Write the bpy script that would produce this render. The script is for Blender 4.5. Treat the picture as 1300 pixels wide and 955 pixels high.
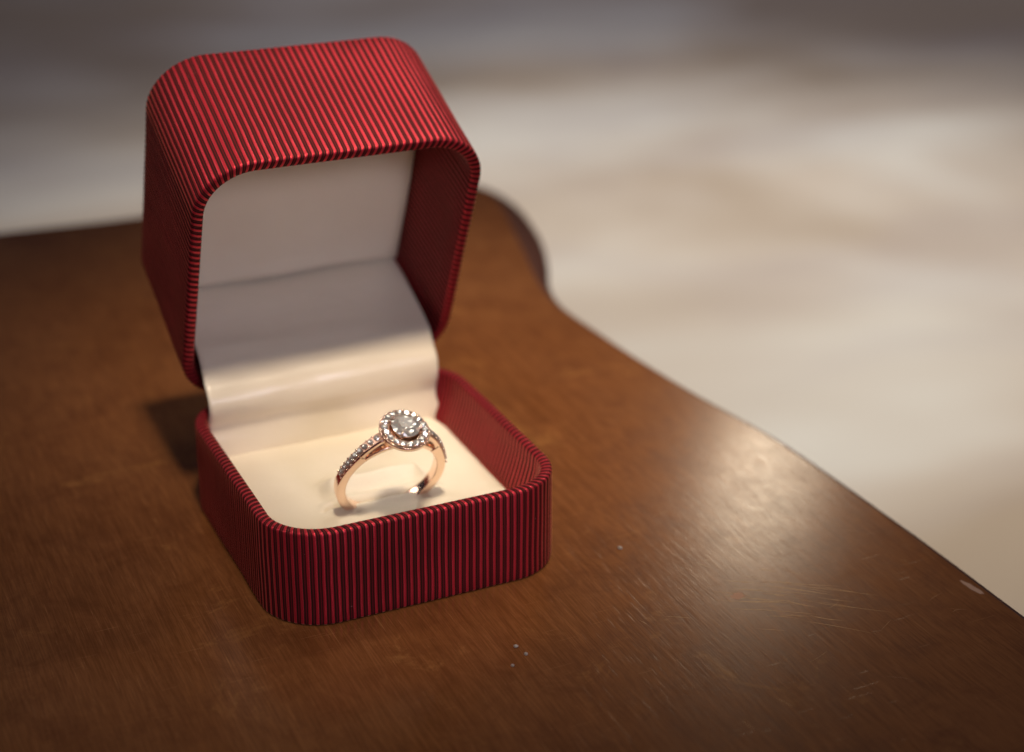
import bpy, bmesh, math, random
from mathutils import Vector, Matrix, noise
rnd = random.Random(7)
S = 0.001                      # all builder dimensions below are in millimetres
sc = bpy.context.scene
for o in list(bpy.data.objects):
    bpy.data.objects.remove(o)

# ------------------------------------------------------------------ camera
cam_d = bpy.data.cameras.new('camera')
cam = bpy.data.objects.new('camera', cam_d)
sc.collection.objects.link(cam)
CP = Vector((-98.78469456, -271.78029779, 164.07476768))
CR = Vector((0.90614014, -0.42293464, 0.00602837))
CU = Vector((0.16256751, 0.36138868, 0.91813399))
CF = Vector((0.39048925, 0.83097805, -0.39622422))
m = Matrix((CR, CU, -CF)).transposed().to_4x4()
m.translation = CP * S
cam.matrix_world = m
cam_d.sensor_width = 36.0
cam_d.lens = 2176.87 / 1300.0 * 36.0
cam_d.shift_y = -45.0 / 1300.0
cam_d.clip_start = 0.01
cam_d.clip_end = 60.0
cam_d.dof.use_dof = True
cam_d.dof.focus_distance = 0.298
cam_d.dof.aperture_fstop = 9.5
sc.camera = cam

# ------------------------------------------------------------------ world and lamps
w = bpy.data.worlds.new('World')
sc.world = w
w.use_nodes = True
w.node_tree.nodes['Background'].inputs[0].default_value = (0.60, 0.53, 0.72, 1)
w.node_tree.nodes['Background'].inputs[1].default_value = 0.04


def aim(o, p, t):
    p, t = Vector(p) * S, Vector(t) * S
    o.location = p
    o.rotation_euler = (t - p).to_track_quat('-Z', 'Y').to_euler()


def lamp(name, kind, p, t, power, col, size=0.1, spot=None, blend=1.0, spread=None):
    d = bpy.data.lights.new(name, kind)
    d.energy = power
    d.color = col
    if kind == 'AREA':
        d.shape = 'DISK'
        d.size = size
        if spread:
            d.spread = math.radians(spread)
    else:
        d.shadow_soft_size = size
    if spot:
        d.spot_size = math.radians(spot)
        d.spot_blend = blend
    o = bpy.data.objects.new(name, d)
    sc.collection.objects.link(o)
    aim(o, p, t)
    return o


lamp('key_lamp', 'SPOT', (-20, -205, 660), (60, 66, 0), 28.0, (1.0, 0.82, 0.60), 0.044, 21.5, 1.0)
lamp('window_light', 'AREA', (60, -1000, 420), (10, 0, 20), 0.105, (0.90, 0.84, 0.98), 0.36, spread=20)
lamp('back_lamp', 'SPOT', (81.2 + 0.504 * 1500, -10.9 + 0.731 * 1500, 0.4597 * 1500), (80, -12, 0), 3.2,
     (1.0, 0.85, 0.62), 0.042, 5.6, 1.0)
# small area lamps of no known source, added to make the stones sparkle
for (x, y, z), e, rr in [((430, 250, 700), 0.0230, 44), ((300, 90, 760), 0.0035, 24), ((520, 60, 620), 0.0035, 24),
                         ((250, 330, 760), 0.0030, 20), ((640, 330, 560), 0.0035, 26), ((130, -20, 820), 0.0030, 20),
                         ((-560, 290, 500), 0.0050, 50), ((-420, 60, 640), 0.0030, 28), ((-260, -160, 760), 0.0030, 24),
                         ((120, -330, 900), 0.0030, 24), ((430, -330, 700), 0.0035, 26)]:
    lamp('sparkle_fill', 'AREA', (x, y, z), (0, -4, 30), e * 0.17, (1.0, 0.93, 0.84), rr * 0.0014, spread=10)
lamp('throw_fill', 'SPOT', (590, 700, 900), (600, 720, -350), 54.0, (1.0, 0.92, 0.82), 0.1, 78, 0.9)  # added fill that brightens the cloth, no such lamp known
lamp('gem_fill', 'AREA', (330, 190, 900), (40, 30, 20), 0.10, (1.0, 0.92, 0.80), 0.50, spread=44)  # added broad source for the stones to reflect
lamp('shoulder_fill', 'AREA', (-520, 275, 490), (0, -10, 22), 0.034, (1.0, 0.93, 0.84), 0.28, spread=34)  # added fill for the left shoulder stones, no real fitting
lamp('far_throw_fill', 'SPOT', (1200, 1900, 1700), (1000, 1650, -350), 40.0, (0.95, 0.90, 1.0), 0.2, 75, 1.0)  # added fill that lifts the far end of the cloth

sc.view_settings.view_transform = 'Standard'
sc.view_settings.look = 'None'
sc.view_settings.exposure = -0.1
sc.view_settings.gamma = 1.0
sc.render.engine = 'CYCLES'
sc.cycles.use_denoising = True
sc.cycles.max_bounces = 12
sc.cycles.transmission_bounces = 10
sc.cycles.glossy_bounces = 6
sc.cycles.sample_clamp_indirect = 6.0
sc.cycles.caustics_refractive = True
sc.cycles.caustics_reflective = True


# ------------------------------------------------------------------ helpers
def empty(name, label, cat, loc=(0, 0, 0), mat=None, group=None):
    o = bpy.data.objects.new(name, None)
    sc.collection.objects.link(o)
    if mat:
        o.matrix_world = mat
    else:
        o.location = Vector(loc) * S
    o.empty_display_size = 0.01
    o['label'] = label
    o['category'] = cat
    if group:
        o['group'] = group
    return o


def link(name, me, mat, parent=None, smooth=True, **props):
    if smooth:
        for p in me.polygons:
            p.use_smooth = True
    me.materials.clear()
    me.materials.append(mat)
    o = bpy.data.objects.new(name, me)
    sc.collection.objects.link(o)
    if parent:
        o.parent = parent
    for k, v in props.items():
        o[k] = v
    return o


def mesh(name, vs, fs, attrs=None):
    me = bpy.data.meshes.new(name)
    me.from_pydata([Vector(v) * S for v in vs], [], fs)
    if attrs:
        for k, vals in attrs.items():
            a = me.attributes.new(k, 'FLOAT', 'POINT')
            a.data.foreach_set('value', vals)
    me.update()
    return me


def grid_faces(nu, nv, closed_u=False, flip=False):
    """vertex index = v * nu + u"""
    fs = []
    for v in range(nv - 1):
        for u in range(nu if closed_u else nu - 1):
            a, b = v * nu + u, v * nu + (u + 1) % nu
            c, d = b + nu, a + nu
            fs.append((a, d, c, b) if flip else (a, b, c, d))
    return fs


class N:
    """tiny node-tree writer"""
    def __init__(self, name):
        self.m = bpy.data.materials.new(name)
        self.m.use_nodes = True
        self.t = self.m.node_tree
        self.b = self.t.nodes['Principled BSDF']

    def n(self, kind, **kw):
        nd = self.t.nodes.new('ShaderNode' + kind)
        for k, v in kw.items():
            setattr(nd, k, v)
        return nd

    def set(self, nd, **kw):
        for k, v in kw.items():
            nd.inputs[k.replace('_', ' ')].default_value = v
        return nd

    def l(self, a, b):
        self.t.links.new(a, b)

    def ramp(self, fac, stops, interp='LINEAR'):
        r = self.n('ValToRGB')
        e = r.color_ramp.elements
        r.color_ramp.interpolation = interp
        while len(e) < len(stops):
            e.new(0.5)
        for i, (p, c) in enumerate(stops):
            e[i].position = p
            e[i].color = (*c, 1) if len(c) == 3 else c
        self.l(fac, r.inputs[0])
        return r.outputs[0]

    def coords(self, scale=(1, 1, 1), rot=(0, 0, 0), loc=(0, 0, 0)):
        tc = self.n('TexCoord')
        mp = self.n('Mapping')
        mp.inputs['Scale'].default_value = scale
        mp.inputs['Rotation'].default_value = rot
        mp.inputs['Location'].default_value = loc
        self.l(tc.outputs['Object'], mp.inputs[0])
        return mp.outputs[0]

    def noise(self, vec, scale, detail=4, rough=0.55, dist=0):
        t = self.n('TexNoise')
        self.set(t, Scale=scale, Detail=detail, Roughness=rough, Distortion=dist)
        if vec is not None:
            self.l(vec, t.inputs['Vector'])
        return t.outputs['Fac']

    def math(self, op, a, b=None, c=None, clamp=False):
        t = self.n('Math', operation=op, use_clamp=clamp)
        for i, v in enumerate((a, b, c)):
            if v is None:
                continue
            if isinstance(v, (int, float)):
                t.inputs[i].default_value = v
            else:
                self.l(v, t.inputs[i])
        return t.outputs[0]

    def mix(self, fac, a, b, mode='MIX'):
        t = self.n('Mix', data_type='RGBA', blend_type=mode)
        for s, v in ((t.inputs[0], fac), (t.inputs[6], a), (t.inputs[7], b)):
            if isinstance(v, (int, float)):
                s.default_value = v
            elif isinstance(v, tuple):
                s.default_value = (*v, 1)
            else:
                self.l(v, s)
        return t.outputs[2]

    def bump(self, h, strength, dist=0.0002, normal=None):
        t = self.n('Bump')
        t.inputs['Strength'].default_value = strength
        t.inputs['Distance'].default_value = dist
        self.l(h, t.inputs['Height'])
        if normal is not None:
            self.l(normal, t.inputs['Normal'])
        self.l(t.outputs[0], self.b.inputs['Normal'])
        return t.outputs[0]


# ------------------------------------------------------------------ materials
def mat_fabric():
    k = N('ribbed_red_fabric')
    at = k.n('Attribute', attribute_name='rib')
    fr = k.math('FRACT', at.outputs['Fac'])
    ln = k.n('Attribute', attribute_name='run')
    red, dk, mar = (0.56, 0.024, 0.046), (0.022, 0.009, 0.007), (0.12, 0.007, 0.012)
    col = k.ramp(fr, [(0.0, dk), (0.05, red), (0.40, red), (0.46, dk), (0.57, dk), (0.64, mar),
                      (0.76, mar), (0.82, dk), (0.93, dk), (1.0, dk)])
    cmb = k.n('CombineXYZ')
    k.l(k.math('MULTIPLY', at.outputs['Fac'], 3.0), cmb.inputs[0])
    k.l(k.math('MULTIPLY', ln.outputs['Fac'], 3.5), cmb.inputs[1])
    th = k.noise(cmb.outputs[0], 1.6, 3)
    big = k.noise(k.coords(), 60, 3)
    col = k.mix(k.ramp(th, [(0.3, (0, 0, 0)), (0.75, (1, 1, 1))]), k.mix(0.28, col, (0.02, 0, 0.004)), col)
    hs = k.n('HueSaturation')
    k.l(col, hs.inputs['Color'])
    k.l(k.ramp(big, [(0.3, (0.85,) * 3), (0.7, (1.12,) * 3)]), hs.inputs['Value'])
    # rare pale lint and rubbed spots
    sp = k.noise(k.coords(), 1500, 2)
    lint = k.ramp(sp, [(0.755, (0, 0, 0)), (0.79, (1, 1, 1))])
    col2 = k.mix(k.math('MULTIPLY', lint, 0.35), hs.outputs[0], (0.55, 0.3, 0.3))
    k.l(col2, k.b.inputs['Base Color'])
    k.set(k.b, Roughness=0.42)
    k.l(k.ramp(fr, [(0.0, (0.7,) * 3), (0.06, (0.40,) * 3), (0.42, (0.40,) * 3), (0.55, (0.7,) * 3)]),
        k.b.inputs['Roughness'])
    k.l(k.ramp(fr, [(0.0, (0,) * 3), (0.06, (0.55,) * 3), (0.40, (0.55,) * 3), (0.46, (0,) * 3)]), k.b.inputs['Metallic'])
    k.l(k.ramp(fr, [(0.0, (0.12,) * 3), (0.06, (0.5,) * 3), (0.40, (0.5,) * 3), (0.46, (0.12,) * 3)]), k.b.inputs['Specular IOR Level'])
    k.b.inputs['Specular Tint'].default_value = (1.0, 0.72, 0.6, 1)
    k.l(k.ramp(fr, [(0.0, (0,) * 3), (0.07, (0.38,) * 3), (0.38, (0.38,) * 3), (0.46, (0,) * 3)]), k.b.inputs['Sheen Weight'])
    k.b.inputs['Sheen Roughness'].default_value = 0.35
    k.b.inputs['Sheen Tint'].default_value = (1.0, 0.45, 0.26, 1)
    k.bump(th, 0.35, 0.00008)
    return k.m


def mat_cloth(name, c1, c2, rough, sheen, fine=2600, bump=0.3, spec=0.3):
    k = N(name)
    f = k.noise(k.coords(), fine, 3)
    g = k.noise(k.coords(), 90, 4)
    col = k.mix(g, c1, c2)
    col = k.mix(k.math('MULTIPLY', f, 0.18), col, (c1[0] * 0.6, c1[1] * 0.55, c1[2] * 0.5))
    k.l(col, k.b.inputs['Base Color'])
    k.set(k.b, Roughness=rough)
    k.b.inputs['Specular IOR Level'].default_value = spec
    k.b.inputs['Sheen Weight'].default_value = sheen
    k.b.inputs['Sheen Roughness'].default_value = 0.4
    k.bump(f, bump, 0.0001)
    return k.m


def mat_satin(name='cream_satin', rough=0.5, spec=0.5, an=0.0):
    k = N(name)
    v = k.coords((1, 14, 14))
    f = k.noise(v, 900, 3)
    g = k.noise(k.coords(), 70, 3)
    k.l(k.mix(g, (0.70, 0.61, 0.48), (0.78, 0.70, 0.57)), k.b.inputs['Base Color'])
    k.set(k.b, Roughness=rough)
    k.b.inputs['Specular IOR Level'].default_value = spec
    k.b.inputs['Anisotropic'].default_value = an
    k.b.inputs['Sheen Weight'].default_value = 0.15
    w_ = k.noise(k.coords((1, 3, 3)), 60, 3)
    b1 = k.n('Bump')
    b1.inputs['Strength'].default_value = 0.25
    b1.inputs['Distance'].default_value = 0.0012
    k.l(w_, b1.inputs['Height'])
    k.bump(f, 0.25, 0.00006, b1.outputs[0])
    return k.m


def mat_wood():
    k = N('worn_varnished_wood')
    grain = k.noise(k.coords((22, 1.6, 22)), 34, 6, 0.62, 0.25)
    fine = k.noise(k.coords((60, 2.2, 60), (0, 0, 0.05)), 60, 3, 0.6)
    blot = k.noise(k.coords((1.0, 0.7, 1)), 15, 6, 0.6, 0.5)
    mott = k.noise(k.coords((1, 1, 1)), 95, 8, 0.72, 0.8)
    base = k.ramp(grain, [(0.25, (0.100, 0.033, 0.010)), (0.5, (0.160, 0.057, 0.017)), (0.78, (0.225, 0.086, 0.029))])
    base = k.mix(k.ramp(blot, [(0.35, (0, 0, 0)), (0.68, (1, 1, 1))]), base, (0.20, 0.080, 0.029), 'MIX')
    base = k.mix(k.math('MULTIPLY', k.ramp(mott, [(0.46, (0, 0, 0)), (0.70, (1, 1, 1))]), 0.55), base,
                 (0.095, 0.030, 0.010))
    base = k.mix(k.math('MULTIPLY', k.ramp(fine, [(0.42, (1, 1, 1)), (0.55, (0, 0, 0))]), 0.3), base,
                 (0.05, 0.016, 0.006))
    worn = k.noise(k.coords((1, 1.2, 1), (0, 0, 0), (0.3, 0.2, 0)), 42, 9, 0.74, 1.0)
    base = k.mix(k.math('MULTIPLY', k.ramp(worn, [(0.58, (0, 0, 0)), (0.72, (1, 1, 1))]), 0.45), base,
                 (0.36, 0.165, 0.05))
    # fine handling scratches: very stretched noise in two directions
    sA = k.noise(k.coords((170, 3.0, 1), (0, 0, 0.42)), 22, 2, 0.5)
    sB = k.noise(k.coords((5.0, 190, 1), (0, 0, 0.5)), 18, 2, 0.5)
    sC = k.noise(k.coords((220, 7, 1), (0, 0, -0.12)), 20, 2, 0.5)
    scr = k.math('MAXIMUM', k.ramp(sA, [(0.69, (0, 0, 0)), (0.73, (1, 1, 1))]),
                 k.math('MAXIMUM', k.ramp(sB, [(0.70, (0, 0, 0)), (0.735, (1, 1, 1))]),
                        k.ramp(sC, [(0.70, (0, 0, 0)), (0.74, (1, 1, 1))])))
    base = k.mix(k.math('MULTIPLY', scr, 0.25), base, (0.42, 0.21, 0.085))
    k.l(base, k.b.inputs['Base Color'])
    rg = k.ramp(k.math('ADD', k.math('MULTIPLY', mott, 0.5), k.math('MULTIPLY', sC, 0.5)),
                [(0.3, (0.14,) * 3), (0.7, (0.24,) * 3)])
    k.l(rg, k.b.inputs['Roughness'])
    k.b.inputs['Specular IOR Level'].default_value = 0.33
    hgt = k.math('ADD', k.math('MULTIPLY', sC, 0.45), k.math('ADD', k.math('MULTIPLY', grain, 0.7),
                 k.math('SUBTRACT', k.math('MULTIPLY', fine, 0.5), k.math('MULTIPLY', scr, 0.4))))
    k.bump(hgt, 0.10, 0.00018)
    return k.m


def simple(name, col, rough, metal=0.0, spec=0.5, nscale=400, var=0.12, bump=0.0):
    k = N(name)
    f = k.noise(k.coords(), nscale, 4)
    d = tuple(max(0, c * (1 - var * 2)) for c in col)
    k.l(k.mix(f, d, col), k.b.inputs['Base Color'])
    k.set(k.b, Roughness=rough, Metallic=metal)
    k.b.inputs['Specular IOR Level'].default_value = spec
    if bump:
        k.bump(f, bump, 0.0001)
    return k.m


def facet_normals(k, scale, amount, *bsdfs):
    """tiny flat facets: every cell of the stone leans its own way"""
    v = k.n('TexVoronoi')
    v.inputs['Scale'].default_value = scale
    k.l(k.coords(), v.inputs['Vector'])
    sub = k.n('VectorMath', operation='SUBTRACT')
    k.l(v.outputs['Color'], sub.inputs[0])
    sub.inputs[1].default_value = (0.5, 0.5, 0.5)
    sc_ = k.n('VectorMath', operation='SCALE')
    k.l(sub.outputs[0], sc_.inputs[0])
    sc_.inputs['Scale'].default_value = amount
    ge = k.n('NewGeometry')
    ad = k.n('VectorMath', operation='ADD')
    k.l(sc_.outputs[0], ad.inputs[0])
    k.l(ge.outputs['Normal'], ad.inputs[1])
    nm = k.n('VectorMath', operation='NORMALIZE')
    k.l(ad.outputs[0], nm.inputs[0])
    for b in bsdfs:
        k.l(nm.outputs[0], b.inputs['Normal'])


def mat_gem():
    k = N('diamond')
    k.b.inputs['Base Color'].default_value = (1, 0.97, 0.94, 1)
    k.set(k.b, Roughness=0.0, IOR=2.3)
    k.b.inputs['Transmission Weight'].default_value = 0.52
    g = k.n('BsdfGlossy')
    g.inputs['Color'].default_value = (0.97, 0.95, 0.90, 1)
    g.inputs['Roughness'].default_value = 0.06
    mx = k.n('MixShader')
    mx.inputs[0].default_value = 0.46
    facet_normals(k, 1050, 0.75, g)
    k.l(k.b.outputs[0], mx.inputs[1])
    k.l(g.outputs[0], mx.inputs[2])
    k.l(mx.outputs[0], k.t.nodes['Material Output'].inputs['Surface'])
    # faint inclusions
    f = k.noise(k.coords(), 900, 2)
    k.l(k.ramp(f, [(0.3, (0.97, 0.91, 0.82)), (0.7, (1, 0.97, 0.92))]), k.b.inputs['Base Color'])
    return k.m


M_fab = mat_fabric()
M_inner = M_fab
M_pad = mat_cloth('cream_velvet', (0.79, 0.71, 0.57), (0.83, 0.76, 0.63), 0.85, 0.25, bump=0.6)
M_satin = mat_satin()
M_flap = mat_satin('glossy_cream_satin', 0.24, 1.0)
M_wood = mat_wood()
M_edge = simple('dark_edge_finish', (0.085, 0.036, 0.028), 0.55, spec=0.25, nscale=120, var=0.2)
M_board = simple('dark_card', (0.02, 0.008, 0.01), 0.7)
M_gold = simple('rose_gold', (1.0, 0.76, 0.61), 0.16, 1.0, nscale=1500, var=0.03, bump=0.02)
M_golddk = simple('rose_gold_shaded', (0.80, 0.48, 0.36), 0.35, 1.0, nscale=1500, var=0.1)  # shaded copy of the gold, shade between the stones in its colour
M_gem = mat_gem()


def mat_small_gem():
    k = N('small_diamond')
    k.b.inputs['Base Color'].default_value = (1, 0.95, 0.88, 1)
    k.set(k.b, Roughness=0.02, IOR=2.4)
    k.b.inputs['Transmission Weight'].default_value = 0.72
    g = k.n('BsdfGlossy')
    g.inputs['Color'].default_value = (0.95, 0.93, 0.90, 1)
    g.inputs['Roughness'].default_value = 0.12
    mx = k.n('MixShader')
    mx.inputs[0].default_value = 0.42
    facet_normals(k, 3000, 0.6, g)
    k.l(k.b.outputs[0], mx.inputs[1])
    k.l(g.outputs[0], mx.inputs[2])
    k.l(mx.outputs[0], k.t.nodes['Material Output'].inputs['Surface'])
    return k.m


M_gem2 = mat_small_gem()
M_scr = simple('bare_scratch', (0.50, 0.27, 0.10), 0.3)
M_chip = simple('pale_chip', (0.42, 0.26, 0.19), 0.6)
M_crumb = simple('grey_grit', (0.36, 0.31, 0.27), 0.7, spec=0.2)


def mat_throw():
    k = N('cream_throw')
    a = k.noise(k.coords((1, 1.9, 1), (0, 0, 0.45)), 1.7, 3, 0.5, 0.4)
    b = k.noise(k.coords((1, 2.4, 1), (0, 0, 0.35), (3, 1, 0)), 3.2, 3, 0.5, 0.5)
    c = k.ramp(a, [(0.36, (0.49, 0.39, 0.29)), (0.50, (0.66, 0.58, 0.49)), (0.62, (0.80, 0.77, 0.70))])
    c = k.mix(k.math('MULTIPLY', k.ramp(b, [(0.5, (0, 0, 0)), (0.72, (1, 1, 1))]), 0.4), c, (0.45, 0.38, 0.38))
    k.l(c, k.b.inputs['Base Color'])
    k.set(k.b, Roughness=0.9)
    k.b.inputs['Sheen Weight'].default_value = 0.2
    k.bump(k.noise(k.coords(), 90, 4), 0.5, 0.004)
    return k.m


M_throw = mat_throw()
M_floor = simple('tan_floor', (0.33, 0.25, 0.18), 0.6, nscale=8, var=0.2)

# ------------------------------------------------------------------ setting
FZ = -350.0
link('floor', mesh('floor', [(-4000, -3000, FZ), (5000, -3000, FZ), (5000, 6000, FZ), (-4000, 6000, FZ)],
                   [(0, 1, 2, 3)]), M_floor, smooth=False, kind='structure')

# crumpled cream throw on the floor beyond the table: real folds
nx, ny = 150, 170
vs = []
for j in range(ny):
    for i in range(nx):
        x = -700 + 3300 * i / (nx - 1)
        y = -300 + 3600 * j / (ny - 1)
        u, v = x * 0.94 + y * 0.34, -x * 0.34 + y * 0.94
        wx = noise.noise(Vector((x / 400, y / 400, 0.3))) * 90
        h1 = noise.noise(Vector((u / 520, (v + wx) / 190, 1.7)))
        h2 = noise.noise(Vector((u / 210, (v + wx) / 95, 5.1)))
        h3 = abs(noise.noise(Vector(((u + wx) / 330, v / 260, 9.2))))
        z = FZ + 34 + 15 * h1 + 5 * h2 - 9 * h3
        e = min(i, nx - 1 - i, j, ny - 1 - j)
        if e < 3:
            z = FZ + 4 + (z - FZ - 4) * e / 3 * 0.6
        vs.append((x, y, max(z, FZ + 3)))
me = mesh('crumpled_throw', vs, grid_faces(nx, ny))
o = link('crumpled_throw', me, M_throw,
         label='cream and tan crumpled cloth, far out of focus behind and below the table', category='cloth')

# ------------------------------------------------------------------ table
table = empty('wooden_table', 'brown varnished wooden table top with scalloped corner, scratched, under the ring box',
              'table', (-150, -100, 0))
TO = Vector((-150, -100, 0))


def catmull(pts, sub, closed=True):
    out = []
    n = len(pts)
    for i in range(n):
        p0, p1, p2, p3 = (Vector(pts[(i + k) % n]) for k in (-1, 0, 1, 2))
        for s in range(sub):
            t = s / sub
            out.append(0.5 * ((2 * p1) + (-p0 + p2) * t + (2 * p0 - 5 * p1 + 4 * p2 - p3) * t * t
                              + (-p0 + 3 * p1 - 3 * p2 + p3) * t ** 3))
    return out


# right half of the outline (x, y, width of the edge roundover), front to back
right = [(94, -300, 1.4), (94, -150, 1.4), (94, -90, 1.4), (94.3, -54, 1.4), (94.2, -38, 1.4), (93.6, -15, 1.3), (92.2, 4, 1.2),
         (88.2, 29, 1.1), (85.9, 51, 1.1), (84.8, 69, 1.2), (84.6, 88, 1.8), (89, 104, 3.6), (97.5, 123, 6.5), (104.5, 142, 8.0),
         (108.5, 160, 7.0), (109, 176, 4.5), (104, 190, 3), (94, 198, 2.0), (76, 201, 1.4), (40, 200, 1.2), (0, 199, 1.2),
         (-36, 201.5, 1.2), (-90, 203, 1.2)]
CXT = -150
left = [(2 * CXT - x, y, b) for x, y, b in reversed(right)]
front = [(left[-1][0] + 6, -330, 1.6), (-300, -345, 1.6), (-150, -350, 1.6), (0, -345, 1.6), (88, -330, 1.6)]
ol = catmull(right + left + front, 8)
n = len(ol)
nrm = []
for i in range(n):
    t = ol[(i + 1) % n] - ol[i - 1]
    t = Vector((t.x, t.y, 0)).normalized()
    nrm.append(Vector((t.y, -t.x, 0)))
vs = []
TH = 9.0
prof = []
for a in (0, 20, 40, 60, 90):
    r_ = math.radians(a)
    prof.append((1 - math.sin(r_), -(1 - math.cos(r_)), 1))      # inset factor, z factor
rings = []
for k, (fi, fz, _) in enumerate(prof):
    rings.append([Vector((ol[i].x, ol[i].y, 0)) - nrm[i] * (ol[i].z * fi) + Vector((0, 0, fz * min(ol[i].z, 4.5) * 0.8))
                  for i in range(n)])
rings.append([Vector((ol[i].x, ol[i].y, -TH + 1.5)) for i in range(n)])
rings.append([Vector((ol[i].x, ol[i].y, -TH)) - nrm[i] * 1.5 for i in range(n)])
vs = [v for r in rings for v in r]
# the flat top: fan-free n-gon
top = mesh('table_top', [v - TO for v in rings[0]] + [v - TO for v in rings[-1]],
           [tuple(range(n))[::-1] if False else tuple(range(n)), tuple(range(2 * n - 1, n - 1, -1))])
to = link('table_top', top, M_wood, table, smooth=False)
fs = []
nr = len(rings)
for r in range(nr - 1):
    for i in range(n):
        j = (i + 1) % n
        fs.append((r * n + i, (r + 1) * n + i, (r + 1) * n + j, r * n + j))
link('table_edge', mesh('table_edge', [v - TO for v in vs], fs), M_edge, table,
     label='dark moulded edge of the table top')
for x in (-350, 50):
    for y in (-280, 140):
        bm = bmesh.new()
        seg = 16
        prof_l = [(16, -9.2), (16, -40), (11, -60), (14, -120), (8, -330), (9, -341)]
        vv = [[(x + r * math.cos(2 * math.pi * s / seg) - TO.x, y + r * math.sin(2 * math.pi * s / seg) - TO.y, z)
               for s in range(seg)] for r, z in prof_l]
        flat = [p for q in vv for p in q]
        f_ = []
        for r in range(len(vv) - 1):
            for s in range(seg):
                f_.append((r * seg + s, (r + 1) * seg + s, (r + 1) * seg + (s + 1) % seg, r * seg + (s + 1) % seg))
        f_.append(tuple(range(len(flat) - 1, len(flat) - seg - 1, -1)))
        f_.append(tuple(range(seg)))
        link('leg', mesh('leg', flat, f_), M_edge, table)
        bm.free()

# bare scratches (slivers cut through the varnish), as in the cluster right of the box
vs, fs = [], []


def sliver(x0, y0, x1, y1, wd, bend=0.0):
    a, b = Vector((x0, y0, 0.012)), Vector((x1, y1, 0.012))
    d = (b - a)
    p = Vector((-d.y, d.x, 0)).normalized()
    K = 7
    base = len(vs)
    for k in range(K):
        t = k / (K - 1)
        c = a + d * t + p * bend * 4 * t * (1 - t)
        hw = wd * 0.5 * (math.sin(math.pi * (0.04 + 0.92 * t))) * rnd.uniform(0.5, 1.1)
        vs.extend([c - p * hw - TO, c + p * hw - TO])
    for k in range(K - 1):
        i = base + 2 * k
        fs.append((i, i + 2, i + 3, i + 1))


for k in range(34):
    x0 = 45 + rnd.random() * 17
    y0 = -42 - rnd.random() * 20
    L = rnd.choice([3, 5, 8, 12, 17]) * rnd.uniform(0.7, 1.1)
    ang = math.radians(-38 + rnd.uniform(-13, 11))
    sx = x0 + rnd.random() * 8
    sliver(sx, y0, sx + L * math.cos(ang), y0 + L * math.sin(ang), rnd.uniform(0.07, 0.20), rnd.uniform(-0.5, 0.5))
for k in range(26):
    x0, y0 = rnd.uniform(28, 86), rnd.uniform(-84, -10)
    L = rnd.uniform(1.0, 5)
    ang = math.radians(rnd.choice([-38, -70, 20]) + rnd.uniform(-14, 14))
    sliver(x0, y0, x0 + L * math.cos(ang), y0 + L * math.sin(ang), rnd.uniform(0.04, 0.1), rnd.uniform(-0.3, 0.3))
link('scratch', mesh('scratch', vs, fs), M_scr, table, smooth=False, kind='stuff',
     label='thin bare scratches through the varnish')


def patch(cx, cy, rx, ry, ang, z=0.014, seed=0):
    r2 = random.Random(seed)
    pts = []
    K = 22
    for k in range(K):
        a = 2 * math.pi * k / K
        rr = 0.78 + 0.3 * r2.random()
        px, py = rx * rr * math.cos(a), ry * rr * math.sin(a)
        pts.append((cx + px * math.cos(ang) - py * math.sin(ang) - TO.x, cy + px * math.sin(ang) + py * math.cos(ang) - TO.y, z))
    return mesh('chip', pts, [tuple(range(K))])


link('chip', patch(91.3, -64.6, 3.0, 0.65, math.radians(-82), seed=3), M_chip, table, smooth=False,
     label='pale chip on the table edge')
link('wear_spot', patch(50.9, -49.4, 1.5, 1.1, 0.3, seed=5), simple('wear_spot', (0.40, 0.22, 0.14), 0.5), table,
     smooth=False, label='pale worn spot on the table top')

# ------------------------------------------------------------------ ring box
W, D, H, HL = 56.0, 59.9, 18.36, 32.07
BY = 1.55                      # the base is centred this far behind the origin
RC = 11.3
TW = 2.2
theta = 1.15928
box = empty('ring_box', 'open red ribbed fabric ring box lined in cream satin, standing on the table', 'ring box')


def perimeter(W, D, RC):
    """rounded rectangle centred at 0, starting at the middle of the back side (+y), going clockwise seen from above"""
    hw, hd = W / 2, D / 2
    segs = []
    cs = [(hw - RC, hd - RC, 90, 0), (hw - RC, -hd + RC, 0, -90), (-hw + RC, -hd + RC, -90, -180),
          (-hw + RC, hd - RC, 180, 90)]
    total = 2 * (W + D) - 8 * RC + 2 * math.pi * RC

    def at(s):
        s = s % total if s < total else total
        # straight half back
        L = hw - RC
        if s <= L:
            return Vector((s, hd, 0)), Vector((0, 1, 0))
        s -= L
        for q, (cx, cy, a0, a1) in enumerate(cs):
            arc = math.pi / 2 * RC
            if s <= arc:
                a = math.radians(a0 + (a1 - a0) * s / arc)
                nn = Vector((math.cos(a), math.sin(a), 0))
                return Vector((cx, cy, 0)) + nn * RC, nn
            s -= arc
            if q == 0:
                L, p, d, nn = D - 2 * RC, Vector((hw, hd - RC, 0)), Vector((0, -1, 0)), Vector((1, 0, 0))
            elif q == 1:
                L, p, d, nn = W - 2 * RC, Vector((hw - RC, -hd, 0)), Vector((-1, 0, 0)), Vector((0, -1, 0))
            elif q == 2:
                L, p, d, nn = D - 2 * RC, Vector((-hw, -hd + RC, 0)), Vector((0, 1, 0)), Vector((-1, 0, 0))
            else:
                L, p, d, nn = hw - RC, Vector((-hw + RC, hd, 0)), Vector((1, 0, 0)), Vector((0, 1, 0))
            if s <= L + 1e-6:
                return p + d * s, nn
            s -= L
        return Vector((0, hd, 0)), Vector((0, 1, 0))
    return total, at


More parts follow.
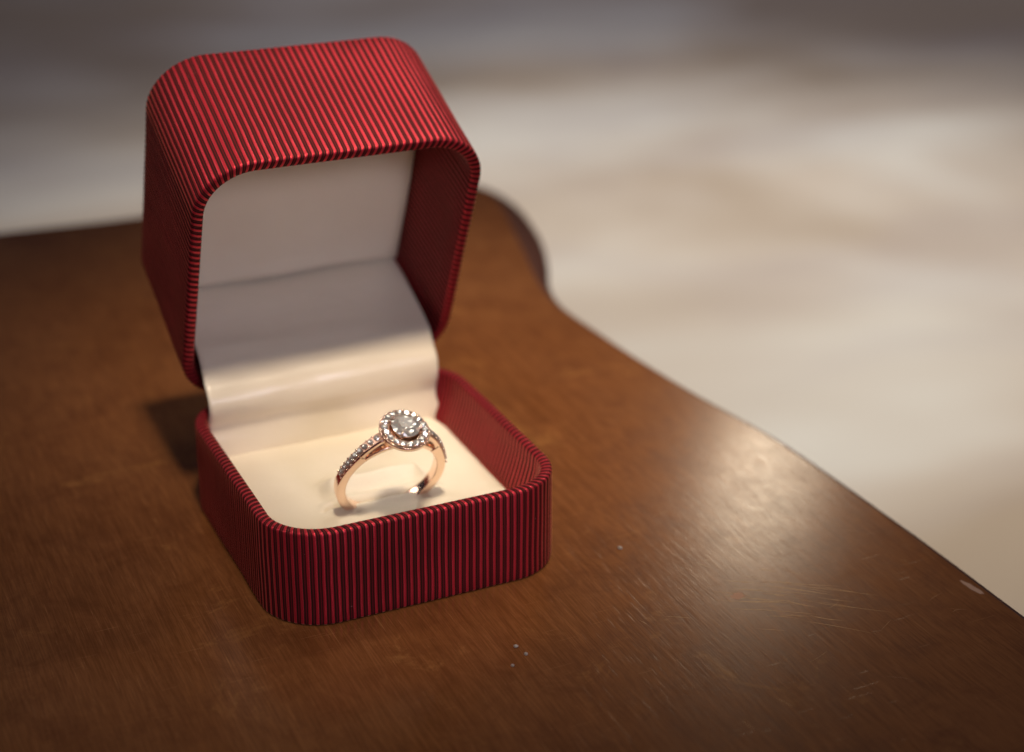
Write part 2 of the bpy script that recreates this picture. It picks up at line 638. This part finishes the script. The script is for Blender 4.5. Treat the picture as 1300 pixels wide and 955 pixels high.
NR = 159
PH = [0.0, 0.045, 0.10, 0.18, 0.26, 0.34, 0.41, 0.48, 0.60, 0.71, 0.84]
DS = [0.0, 0.55, 0.86, 1.0, 1.0, 0.86, 0.55, 0.0, 0.0, 0.22, 0.0]


def shell_mesh(name, H, inner_depth, seed, deep=4.3, zdeep=9.5, z0=0.12):
    total, at = perimeter(W, D, RC)
    prof = []                      # (inset, z, cord factor)
    prof.append((1.2, z0, 0.3))
    rb_ = 0.45
    for a in (30, 65, 90):
        r_ = math.radians(a)
        prof.append((rb_ - rb_ * math.sin(r_), z0 + rb_ - rb_ * math.cos(r_), 1))
    K = 8
    for k in range(1, K):
        prof.append((0, z0 + rb_ + (H - 1.1 - z0 - rb_) * k / K, 1))
    rr = 0.55
    for a in (0, 25, 50, 70, 90):
        r_ = math.radians(a)
        prof.append((rr - rr * math.cos(r_), H - rr + rr * math.sin(r_), 1))
    prof.append((TW / 2, H + 0.06, 1))
    for a in (90, 60, 30, 0):
        r_ = math.radians(a)
        prof.append((TW - rr + rr * math.cos(r_), H - rr + rr * math.sin(r_), 0.8))
    for k in range(1, 7):
        t = k / 6
        prof.append((TW + (deep - TW) * t ** 1.2, H - 1.6 + (zdeep - H + 1.6) * t, 0.4))
    prof.append((deep, inner_depth, 0.3))
    us, ds = [], []
    for r in range(NR):
        for p, d in zip(PH, DS):
            us.append(r + p)
            ds.append(d)
    us.append(float(NR))
    ds.append(0.0)
    nu = len(us)
    vs, rib, run = [], [], []
    rl = 0.0
    last = None
    for o_, z, cf in prof:
        if last:
            rl += math.hypot(o_ - last[0], z - last[1])
        last = (o_, z)
        for u, d in zip(us, ds):
            uw = u + (0.6 * max(0.0, min(1.0, o_ / TW)) if z > 3 else 0) + (0.07 * noise.noise(Vector((u * 0.31, z * 0.16, seed + 7))) if 0.5 < u < NR - 0.5 else 0)
            P, Nn = at(uw / NR * total)
            wob = 0.05 * noise.noise(Vector((u * 0.9, z * 0.15, seed))) + 0.10 * noise.noise(Vector((P.x / 14, P.y / 14, z / 12 + seed)))
            # direction of the cord relief: outwards on the wall, upwards on the rim
            if z > H - rr + 0.02:
                up, out = 1.0, (1 - min(1, o_ / (TW / 2))) if o_ < TW / 2 else -(o_ / (TW / 2) - 1)
            else:
                up, out = 0.0, 1.0 if o_ < TW / 2 else -1.0
            A = 0.075 * d * cf * (0.55 if z > H - rr - 0.02 else 1)
            q = P - Nn * o_ + Nn * (A * out + wob * (1 if o_ < 0.3 else 0.3))
            vs.append((q.x, q.y, z + A * up))
            rib.append(u)
            run.append(rl)
    fs = grid_faces(nu, len(prof), flip=False)
    me = mesh(name, vs, fs, {'rib': rib, 'run': run})
    return me


def rr_pts(inset, n=96):
    total, at = perimeter(W, D, RC)
    out = []
    for k in range(n):
        P, Nn = at(total * k / n)
        out.append(P - Nn * inset)
    return out


def plate(name, inset, z0, z1):
    p = rr_pts(inset)
    n_ = len(p)
    vs = [(q.x, q.y, z1) for q in p] + [(q.x, q.y, z0) for q in p]
    fs = [tuple(range(n_))[::-1], tuple(range(n_, 2 * n_))] + [(i, (i + 1) % n_, n_ + (i + 1) % n_, n_ + i) for i in range(n_)]
    return mesh(name, vs, fs)


link('base_shell', shell_mesh('base_shell', H, 2.0, 1.3), M_fab, box).location = (0, BY * S, 0)
link('bottom_panel', plate('bottom_panel', 1.15, 0.02, 2.4), M_board, box, smooth=False).location = (0, BY * S, 0)

# lid: local x = x, local y (+ = hinge side), local z from closed top (0) to rim (HL)
O = Vector((0, 32.05, H + 0.2))
c_, s_ = math.cos(theta), math.sin(theta)
ua, wa = Vector((0, -c_, s_)), Vector((0, s_, c_))
LM = Matrix(((1, 0, 0, 0), (0, -ua.y, -wa.y, 0), (0, -ua.z, -wa.z, 0), (0, 0, 0, 1)))
# local (x, y, z): u = D/2 - y, w = HL - z  -> world = O + x X + ua*u + wa*w
LM.translation = (O + ua * (D / 2) + wa * HL) * S
lid = link('lid_shell', shell_mesh('lid_shell', HL, 2.0, 4.9, 3.4, 11.5), M_fab, box)
lid.matrix_local = LM
lt = link('lid_top_panel', plate('lid_top_panel', 1.15, 0.02, 2.4), M_fab, box, smooth=False)
lt.matrix_local = LM

# base cushion
PZ = 9.2


def pad_edge(y, inset):
    hw, hd, r = W / 2 - inset, D / 2 - inset, RC - inset
    ay = abs(y)
    if ay <= hd - r:
        return hw
    q = min(1.0, (ay - (hd - r)) / r)
    return hw - r + r * math.sqrt(max(0.0, 1 - q * q))


INS = 4.25
hd = D / 2 - INS
ys = []
y = -hd
while y < hd:
    ys.append(y)
    y += 0.22 if -9.6 < y < -4.0 else (0.5 if -11 < y < 9 else (0.4 if abs(y) > hd - 3 else 1.0))
ys.append(hd)
nx = 90
vs = []


def sst(a, b, t):
    t = max(0.0, min(1.0, (t - a) / (b - a)))
    return t * t * (3 - 2 * t)


def pad_h(x, y, e):
    z = PZ
    z -= 1.3 * (1 - sst(0, 2.2, e)) ** 2
    # soft roll behind the ring
    along = sst(-10.6, -7.6, x) * (1 - sst(8.5, 11.5, x))
    z += 3.1 * along * math.exp(-((y - 1.0) / 3.0) ** 2)
    # the slot
    sl = sst(-12.5, -10.5, x) * (1 - sst(10.5, 12.5, x))
    dy = y + 5.0
    z += 0.9 * sl * math.exp(-((abs(dy) - 1.3) / 1.2) ** 2)
    z -= 1.1 * sl * math.exp(-(dy / 0.45) ** 2)
    z += 0.25 * noise.noise(Vector((x / 9, y / 9, 3.3))) + 0.06 * noise.noise(Vector((x / 2.5, y / 2.5, 1.3)))
    return z


for y in ys:
    ex = pad_edge(y, INS)
    for i in range(nx):
        t = -1 + 2 * i / (nx - 1)
        t = math.copysign(1 - (1 - abs(t)) ** 1.25, t)
        x = ex * t
        e = min(ex - abs(x), hd - abs(y))
        vs.append((x, y + BY, pad_h(x, y + BY, e)))
fs = grid_faces(nx, len(ys))
link('base_cushion', mesh('base_cushion', vs, fs), M_pad, box)

# satin hinge flap: profile in (y, z), swept along x
P0 = O + ua * 8.4 + wa * 23.6
prof = [(23.9, 7.2), (23.8, 9.6), (24.1, 12.5), (24.4, 14.8), (24.0, 16.6), (23.0, 18.4), (22.8, 20.6), (23.8, 23.2), (26.0, 25.5), (28.9, 27.2),
        (32.0, 28.6), (36, 30.0), (42, 32.7), (P0.y, P0.z), (P0.y + 2, P0.z + 1.2)]
cp = []
for i in range(len(prof) - 1):
    p0 = Vector(prof[max(0, i - 1)]); p1 = Vector(prof[i]); p2 = Vector(prof[i + 1]); p3 = Vector(prof[min(len(prof) - 1, i + 2)])
    for s in range(5):
        t = s / 5
        cp.append(0.5 * ((2 * p1) + (-p0 + p2) * t + (2 * p0 - 5 * p1 + 4 * p2 - p3) * t * t + (-p0 + 3 * p1 - 3 * p2 + p3) * t ** 3))
cp.append(Vector(prof[-1]))
nx = 60
vs = []
for q in cp:
    for i in range(nx):
        t = -1 + 2 * i / (nx - 1)
        x = (23.9 + 0.2 * sst(24, 44, q.x)) * t - 0.8 * sst(10, 14, q.y) * (1 - sst(24, 30, q.y))
        k = noise.noise(Vector((x / 30, q.x / 6, q.y / 6)))
        k2 = noise.noise(Vector((x / 9, q.x / 3, q.y / 3 + 4)))
        off = 0.5 * k + 0.12 * k2
        vs.append((x, q.x - off, q.y + off * 0.5))
fo = link('hinge_flap', mesh('hinge_flap', vs, grid_faces(nx, len(cp), flip=True)), M_flap, box,
          label='cream satin flap bridging base and lid over the hinge')
md = fo.modifiers.new('thickness', 'SOLIDIFY')
md.thickness = 0.5 * S
md.offset = 1

# lid lining panel (in lid local coordinates)
zt = HL - 21.0
vs, fs = [], []
hwx, y0, y1, r = 24.3, -(D / 2 - TW - 0.4), D / 2 - 9.0, 9.0
nx, nyy = 60, 60
for j in range(nyy):
    y = y0 + (y1 - y0) * j / (nyy - 1)
    ex = hwx
    if y < y0 + r:
        q = (y0 + r - y) / r
        ex = hwx - r + r * math.sqrt(max(0, 1 - q * q))
    for i in range(nx):
        t = -1 + 2 * i / (nx - 1)
        x = ex * t
        e = min(ex - abs(x), y - y0, y1 - y)
        z = zt - 0.9 * (1 - sst(0, 2.0, e)) ** 2 + 0.5 * noise.noise(Vector((x / 16, y / 16, 8.8)))
        vs.append((x, y, z))
nb = len(vs)
fs = grid_faces(nx, nyy)
lp_ = link('lid_lining', mesh('lid_lining', vs, fs), M_satin, box)
lp_.matrix_local = LM
# cushion body behind the lining
vs = [(-23.9, y0 + 8, 2.5), (23.9, y0 + 8, 2.5), (23.9, y1, 2.5), (-23.9, y1, 2.5),
      (-23.9, y0 + 8, zt - 1.4), (23.9, y0 + 8, zt - 1.4), (23.9, y1, zt - 1.4), (-23.9, y1, zt - 1.4)]
fs = [(0, 3, 2, 1), (4, 5, 6, 7), (0, 1, 5, 4), (1, 2, 6, 5), (2, 3, 7, 6), (3, 0, 4, 7)]
bo = link('lid_cushion', mesh('lid_cushion', vs, fs), M_satin, box, smooth=False)
bo.matrix_local = LM

# ------------------------------------------------------------------ the ring (local: x across, y away from the viewer, z to the stone)
rc = Vector((0.08097594, -8.92216633, 16.16396207))
re = Vector((0.99640655, 0.03877077, -0.07530479))
rn = Vector((0.08459487, -0.41138498, 0.90752747))
rb = rn.cross(re)                      # local y
RM = Matrix((re, rb, rn)).transposed().to_4x4()
RM.translation = rc * S
ring = empty('diamond_ring', 'rose gold halo diamond ring standing in the cream slot of the open red box', 'ring', mat=RM)
RO, RI, HWB = 10.65, 8.85, 1.05


def sweep(bm_vs, bm_fs, thetas, fin, fout, hw, cap=True):
    """rounded-rectangle section swept along the finger circle; theta measured from +z towards +x"""
    b = len(bm_vs)
    K = 16
    for th in thetas:
        ri, ro, h = fin(th), fout(th), hw(th)
        cr, hr = (ri + ro) / 2, (ro - ri) / 2
        for k in range(K):
            a = 2 * math.pi * (k + 0.5) / K
            ca, sa = math.cos(a), math.sin(a)
            pw = 0.30
            rr = cr + hr * math.copysign(abs(ca) ** pw, ca)
            yy = h * math.copysign(abs(sa) ** pw, sa)
            bm_vs.append((rr * math.sin(th), yy, rr * math.cos(th)))
    n_ = len(thetas)
    for i in range(n_ - 1):
        for k in range(K):
            bm_fs.append((b + i * K + k, b + i * K + (k + 1) % K, b + (i + 1) * K + (k + 1) % K, b + (i + 1) * K + k))
    if cap:
        bm_fs.append(tuple(b + k for k in range(K))[::-1])
        bm_fs.append(tuple(b + (n_ - 1) * K + k for k in range(K)))


def rad(a):
    return math.radians(a)


def rout(th):
    a = abs(math.degrees(th))
    if a > 180:
        a = 360 - a
    s = max(0.0, min(1.0, (66 - a) / 44))
    return RO + 1.75 * s ** 1.6


vs, fs = [], []
ths = [rad(44 + (316 - 44) * i / 110) for i in range(111)]
sweep(vs, fs, ths, lambda t: RI, rout, lambda t: HWB)
ths = [rad(-45 + 90 * i / 44) for i in range(45)]
sweep(vs, fs, ths, lambda t: RI, lambda t: 9.75, lambda t: HWB * 0.96)
so = link('shank', mesh('shank', vs, fs), M_gold, ring)
for sg in (-1, 1):
    vs, fs = [], []
    ths = [rad(sg * (46 - 27 * i / 24)) for i in range(25)]
    sweep(vs, fs, ths if sg < 0 else ths[::-1], lambda t: rout(t) - 1.05 - 0.35 * sst(38, 46, abs(math.degrees(t))), rout, lambda t: HWB)
    link('shoulder', mesh('shoulder', vs, fs), M_gold, ring)
# collet under the halo
HZR = 12.75                     # plane of the halo stones above ring centre


def lathe(prof, seg=48):
    vs = [(r * math.cos(2 * math.pi * s / seg), r * math.sin(2 * math.pi * s / seg), z) for r, z in prof for s in range(seg)]
    fs = []
    for i in range(len(prof) - 1):
        for s in range(seg):
            fs.append((i * seg + s, i * seg + (s + 1) % seg, (i + 1) * seg + (s + 1) % seg, (i + 1) * seg + s))
    fs.append(tuple(range(seg))[::-1])
    fs.append(tuple(range((len(prof) - 1) * seg, len(prof) * seg)))
    return vs, fs


vs, fs = lathe([(1.5, 9.3), (1.7, 10.2), (2.6, 11.3), (3.0, 11.7)])
link('collet', mesh('collet', vs, fs), M_gold, ring)
vs, fs = lathe([(2.9, 11.55), (4.2, 11.6), (4.62, 11.85), (4.68, 12.5), (4.60, 12.68), (4.42, 12.66), (4.36, 12.45),
                (3.1, 12.45), (2.95, 12.62), (2.72, 12.62), (2.62, 12.35), (1.6, 11.9), (0.4, 11.8)])
link('halo_bezel', mesh('halo_bezel', vs, fs), M_gold, ring)


def brilliant(r, name):
    """faceted round brilliant, girdle at z=0"""
    vs, fs = [], []
    tr, th_, ph_ = 0.56 * r, 0.34 * r, -0.86 * r
    n8 = 8
    for k in range(n8):                      # table
        a = 2 * math.pi * (k + 0.5) / n8
        vs.append((tr * math.cos(a), tr * math.sin(a), th_))
    for k in range(n8):                      # star/kite middle
        a = 2 * math.pi * k / n8
        vs.append((0.80 * r * math.cos(a), 0.80 * r * math.sin(a), th_ * 0.58))
    for k in range(16):                      # girdle top
        a = 2 * math.pi * k / 16
        vs.append((r * math.cos(a), r * math.sin(a), 0.03 * r))
    for k in range(16):
        a = 2 * math.pi * k / 16
        vs.append((r * math.cos(a), r * math.sin(a), -0.03 * r))
    for k in range(n8):                      # lower girdle facets
        a = 2 * math.pi * (k + 0.5) / n8
        vs.append((0.30 * r * math.cos(a), 0.30 * r * math.sin(a), ph_ * 0.70))
    vs.append((0, 0, ph_))
    T, Mi, G, G2, Lw, C = 0, 8, 16, 32, 48, 56
    fs.append(tuple(range(8)))
    for k in range(8):
        k1 = (k + 1) % 8
        fs.append((T + k, Mi + k1, T + k1))                               # star
        fs.append((T + (k - 1) % 8, Mi + k, T + k) if False else (Mi + k, T + k, T + (k - 1) % 8)[::1])
        g = 2 * k
        fs.append((Mi + k, G + g, G + (g + 1) % 16))
        fs.append((Mi + k, G + (g - 1) % 16, G + g))
        fs.append((Mi + k, G + (g + 1) % 16, T + k))
        fs.append((Mi + k1, T + k, G + (g + 1) % 16))
        fs.append((G2 + g, Lw + (k - 1) % 8, Lw + k))
        fs.append((G2 + (g + 1) % 16, G2 + g, Lw + k))
        fs.append((G2 + (g + 2) % 16, G2 + (g + 1) % 16, Lw + k))
        fs.append((Lw + (k - 1) % 8, C, Lw + k))
    for k in range(16):
        fs.append((G + k, G2 + k, G2 + (k + 1) % 16, G + (k + 1) % 16))
    # the star faces above were doubled with the mains: drop duplicates by vertex set
    seen, out = set(), []
    for f in fs:
        s = frozenset(f)
        if s in seen or len(s) < 3:
            continue
        seen.add(s)
        out.append(f)
    me = mesh(name, vs, out)
    bm = bmesh.new()
    bm.from_mesh(me)
    bmesh.ops.recalc_face_normals(bm, faces=bm.faces)
    bm.to_mesh(me)
    bm.free()
    return me


ctr = link('centre_diamond', brilliant(2.7, 'centre_diamond'), M_gem, ring, smooth=False,
           label='large round diamond at the centre of the halo')
CZ = 13.65
ctr.location = (0, 0, CZ * S)
ctr.rotation_euler = (0, 0, 0.2)
# seat ring under the centre stone
vs, fs = [], []
seg = 40
pf = [(1.95, 12.4), (2.12, 13.1), (2.25, 13.35), (2.38, 13.3), (2.3, 12.9), (2.2, 12.4)]
for r, z in pf:
    for s in range(seg):
        a = 2 * math.pi * s / seg
        vs.append((r * math.cos(a), r * math.sin(a), z))
for i in range(len(pf)):
    j = (i + 1) % len(pf)
    for s in range(seg):
        t = (s + 1) % seg
        fs.append((i * seg + s, j * seg + s, j * seg + t, i * seg + t))
link('seat', mesh('seat', vs, fs), M_gold, ring)


def tube(pts, r, K=8):
    vs, fs = [], []
    for i, p in enumerate(pts):
        p = Vector(p)
        d = (Vector(pts[min(i + 1, len(pts) - 1)]) - Vector(pts[max(i - 1, 0)])).normalized()
        u = d.cross(Vector((0.3, 0.5, 0.81))).normalized()
        v = d.cross(u)
        rr = r[i] if isinstance(r, (list, tuple)) else r
        for k in range(K):
            a = 2 * math.pi * k / K
            q = p + (u * math.cos(a) + v * math.sin(a)) * rr
            vs.append(tuple(q))
    for i in range(len(pts) - 1):
        for k in range(K):
            fs.append((i * K + k, i * K + (k + 1) % K, (i + 1) * K + (k + 1) % K, (i + 1) * K + k))
    fs.append(tuple(range(K))[::-1])
    fs.append(tuple(range((len(pts) - 1) * K, len(pts) * K)))
    return vs, fs


for k in range(4):
    a = math.radians(45 + 90 * k + 8)
    ca, sa = math.cos(a), math.sin(a)
    pts = [(r * ca, r * sa, z) for r, z in ((2.45, 12.3), (2.7, 13.1), (2.86, 13.65), (2.74, 14.1), (2.36, 14.36), (2.15, 14.42))]
    vs, fs = tube(pts, [0.26, 0.26, 0.25, 0.25, 0.22, 0.08])
    link('prong', mesh('prong', vs, fs), M_gold, ring)

small = brilliant(0.62, 'small_diamond')
bead = bpy.data.meshes.new('bead')
bm = bmesh.new()
bmesh.ops.create_icosphere(bm, subdivisions=2, radius=0.20 * S)
for f in bm.faces:
    f.smooth = True
bm.to_mesh(bead)
bm.free()
bead.materials.append(M_gold)
small.materials.append(M_gem2)


def inst(name, me, loc, rot=None):
    o = bpy.data.objects.new(name, me)
    sc.collection.objects.link(o)
    o.parent = ring
    o.location = Vector(loc) * S
    if rot is not None:
        o.rotation_euler = rot
    return o


def seatlet(loc, rot):
    o = bpy.data.objects.new('stone_seat', seat_me)
    sc.collection.objects.link(o)
    o.parent = ring
    o.location = Vector(loc) * S
    o.rotation_euler = rot


NH = 18
for k in range(NH):
    a = 2 * math.pi * (k + 0.25) / NH
    inst('halo_diamond', small, (3.74 * math.cos(a), 3.74 * math.sin(a), 12.98),
         (rnd.uniform(-.08, .08), rnd.uniform(-.08, .08), rnd.random() * 3))
    a2 = 2 * math.pi * (k + 0.75) / NH
    inst('bead', bead, (4.30 * math.cos(a2), 4.30 * math.sin(a2), 12.93))
    inst('bead', bead, (3.12 * math.cos(a2), 3.12 * math.sin(a2), 12.93))
# milgrain round the halo rim (many tiny grains, one mesh)
vs, fs = [], []
for k in range(64):
    a = 2 * math.pi * k / 64
    b0 = len(vs)
    cx, cy, cz, r = 4.6 * math.cos(a), 4.6 * math.sin(a), 12.68, 0.16
    vs.extend([(cx + r, cy, cz), (cx, cy + r, cz), (cx - r, cy, cz), (cx, cy - r, cz), (cx, cy, cz + r), (cx, cy, cz - r)])
    for i in range(4):
        fs.append((b0 + i, b0 + (i + 1) % 4, b0 + 4))
        fs.append((b0 + (i + 1) % 4, b0 + i, b0 + 5))
link('milgrain', mesh('milgrain', vs, fs), M_gold, ring, kind='stuff')

NSH = 9
for sg in (-1, 1):
    for k in range(NSH):
        aD = 24.5 + 6.15 * k
        th = rad(aD) * sg
        R_ = rout(th)
        rot = (0, th, 0)
        o = inst('shoulder_diamond', small, ((R_ + 0.24) * math.sin(th), 0, (R_ + 0.24) * math.cos(th)), rot)
        o.scale = (0.93, 0.93, 0.93)
        for sy in (-1, 1):
            t2 = rad(aD + 3.08) * sg
            R2 = rout(t2)
            inst('bead', bead, ((R2 + 0.12) * math.sin(t2), sy * 0.78, (R2 + 0.12) * math.cos(t2)))
            t3 = rad(aD + 1.2) * sg
# pave plates, slightly proud of the band; shade between stones painted as darker gold
for sg in (-1, 1):
    vs, fs = [], []
    for i in range(41):
        t = rad(20.5 + 57.5 * i / 40) * sg
        R_ = rout(t) + 0.03
        for yy in (-0.8, -0.4, 0, 0.4, 0.8):
            vs.append((R_ * math.sin(t), yy, R_ * math.cos(t)))
    link('pave_bed', mesh('pave_bed', vs, grid_faces(5, 41, flip=sg < 0)), M_golddk, ring)

# ------------------------------------------------------------------ grit on the table
for i, (x, y, r, lab) in enumerate([
        (39.5, -25.9, 0.42, 'pale crumb of grit on the table right of the ring box'),
        (7.6, -47.7, 0.35, 'grey crumb on the table in front of the box, farthest of three'),
        (8.2, -50.6, 0.32, 'grey crumb on the table in front of the box, middle of three'),
        (4.7, -52.6, 0.26, 'tiny grey crumb at the bottom, nearest the camera')]):
    bm = bmesh.new()
    bmesh.ops.create_icosphere(bm, subdivisions=2, radius=r * S)
    for v in bm.verts:
        q = v.co / S
        v.co = v.co * (1 + 0.5 * noise.noise(q * 2.2 + Vector((i * 3, 0, 0))))
        v.co.z *= 0.7
    mz = min(v.co.z for v in bm.verts)
    me = bpy.data.meshes.new('crumb')
    bm.to_mesh(me)
    bm.free()
    o = link('crumb', me, M_crumb, None, label=lab, category='crumb', group='crumbs on the table')
    o.location = (x * S, y * S, -mz + 0.00001)
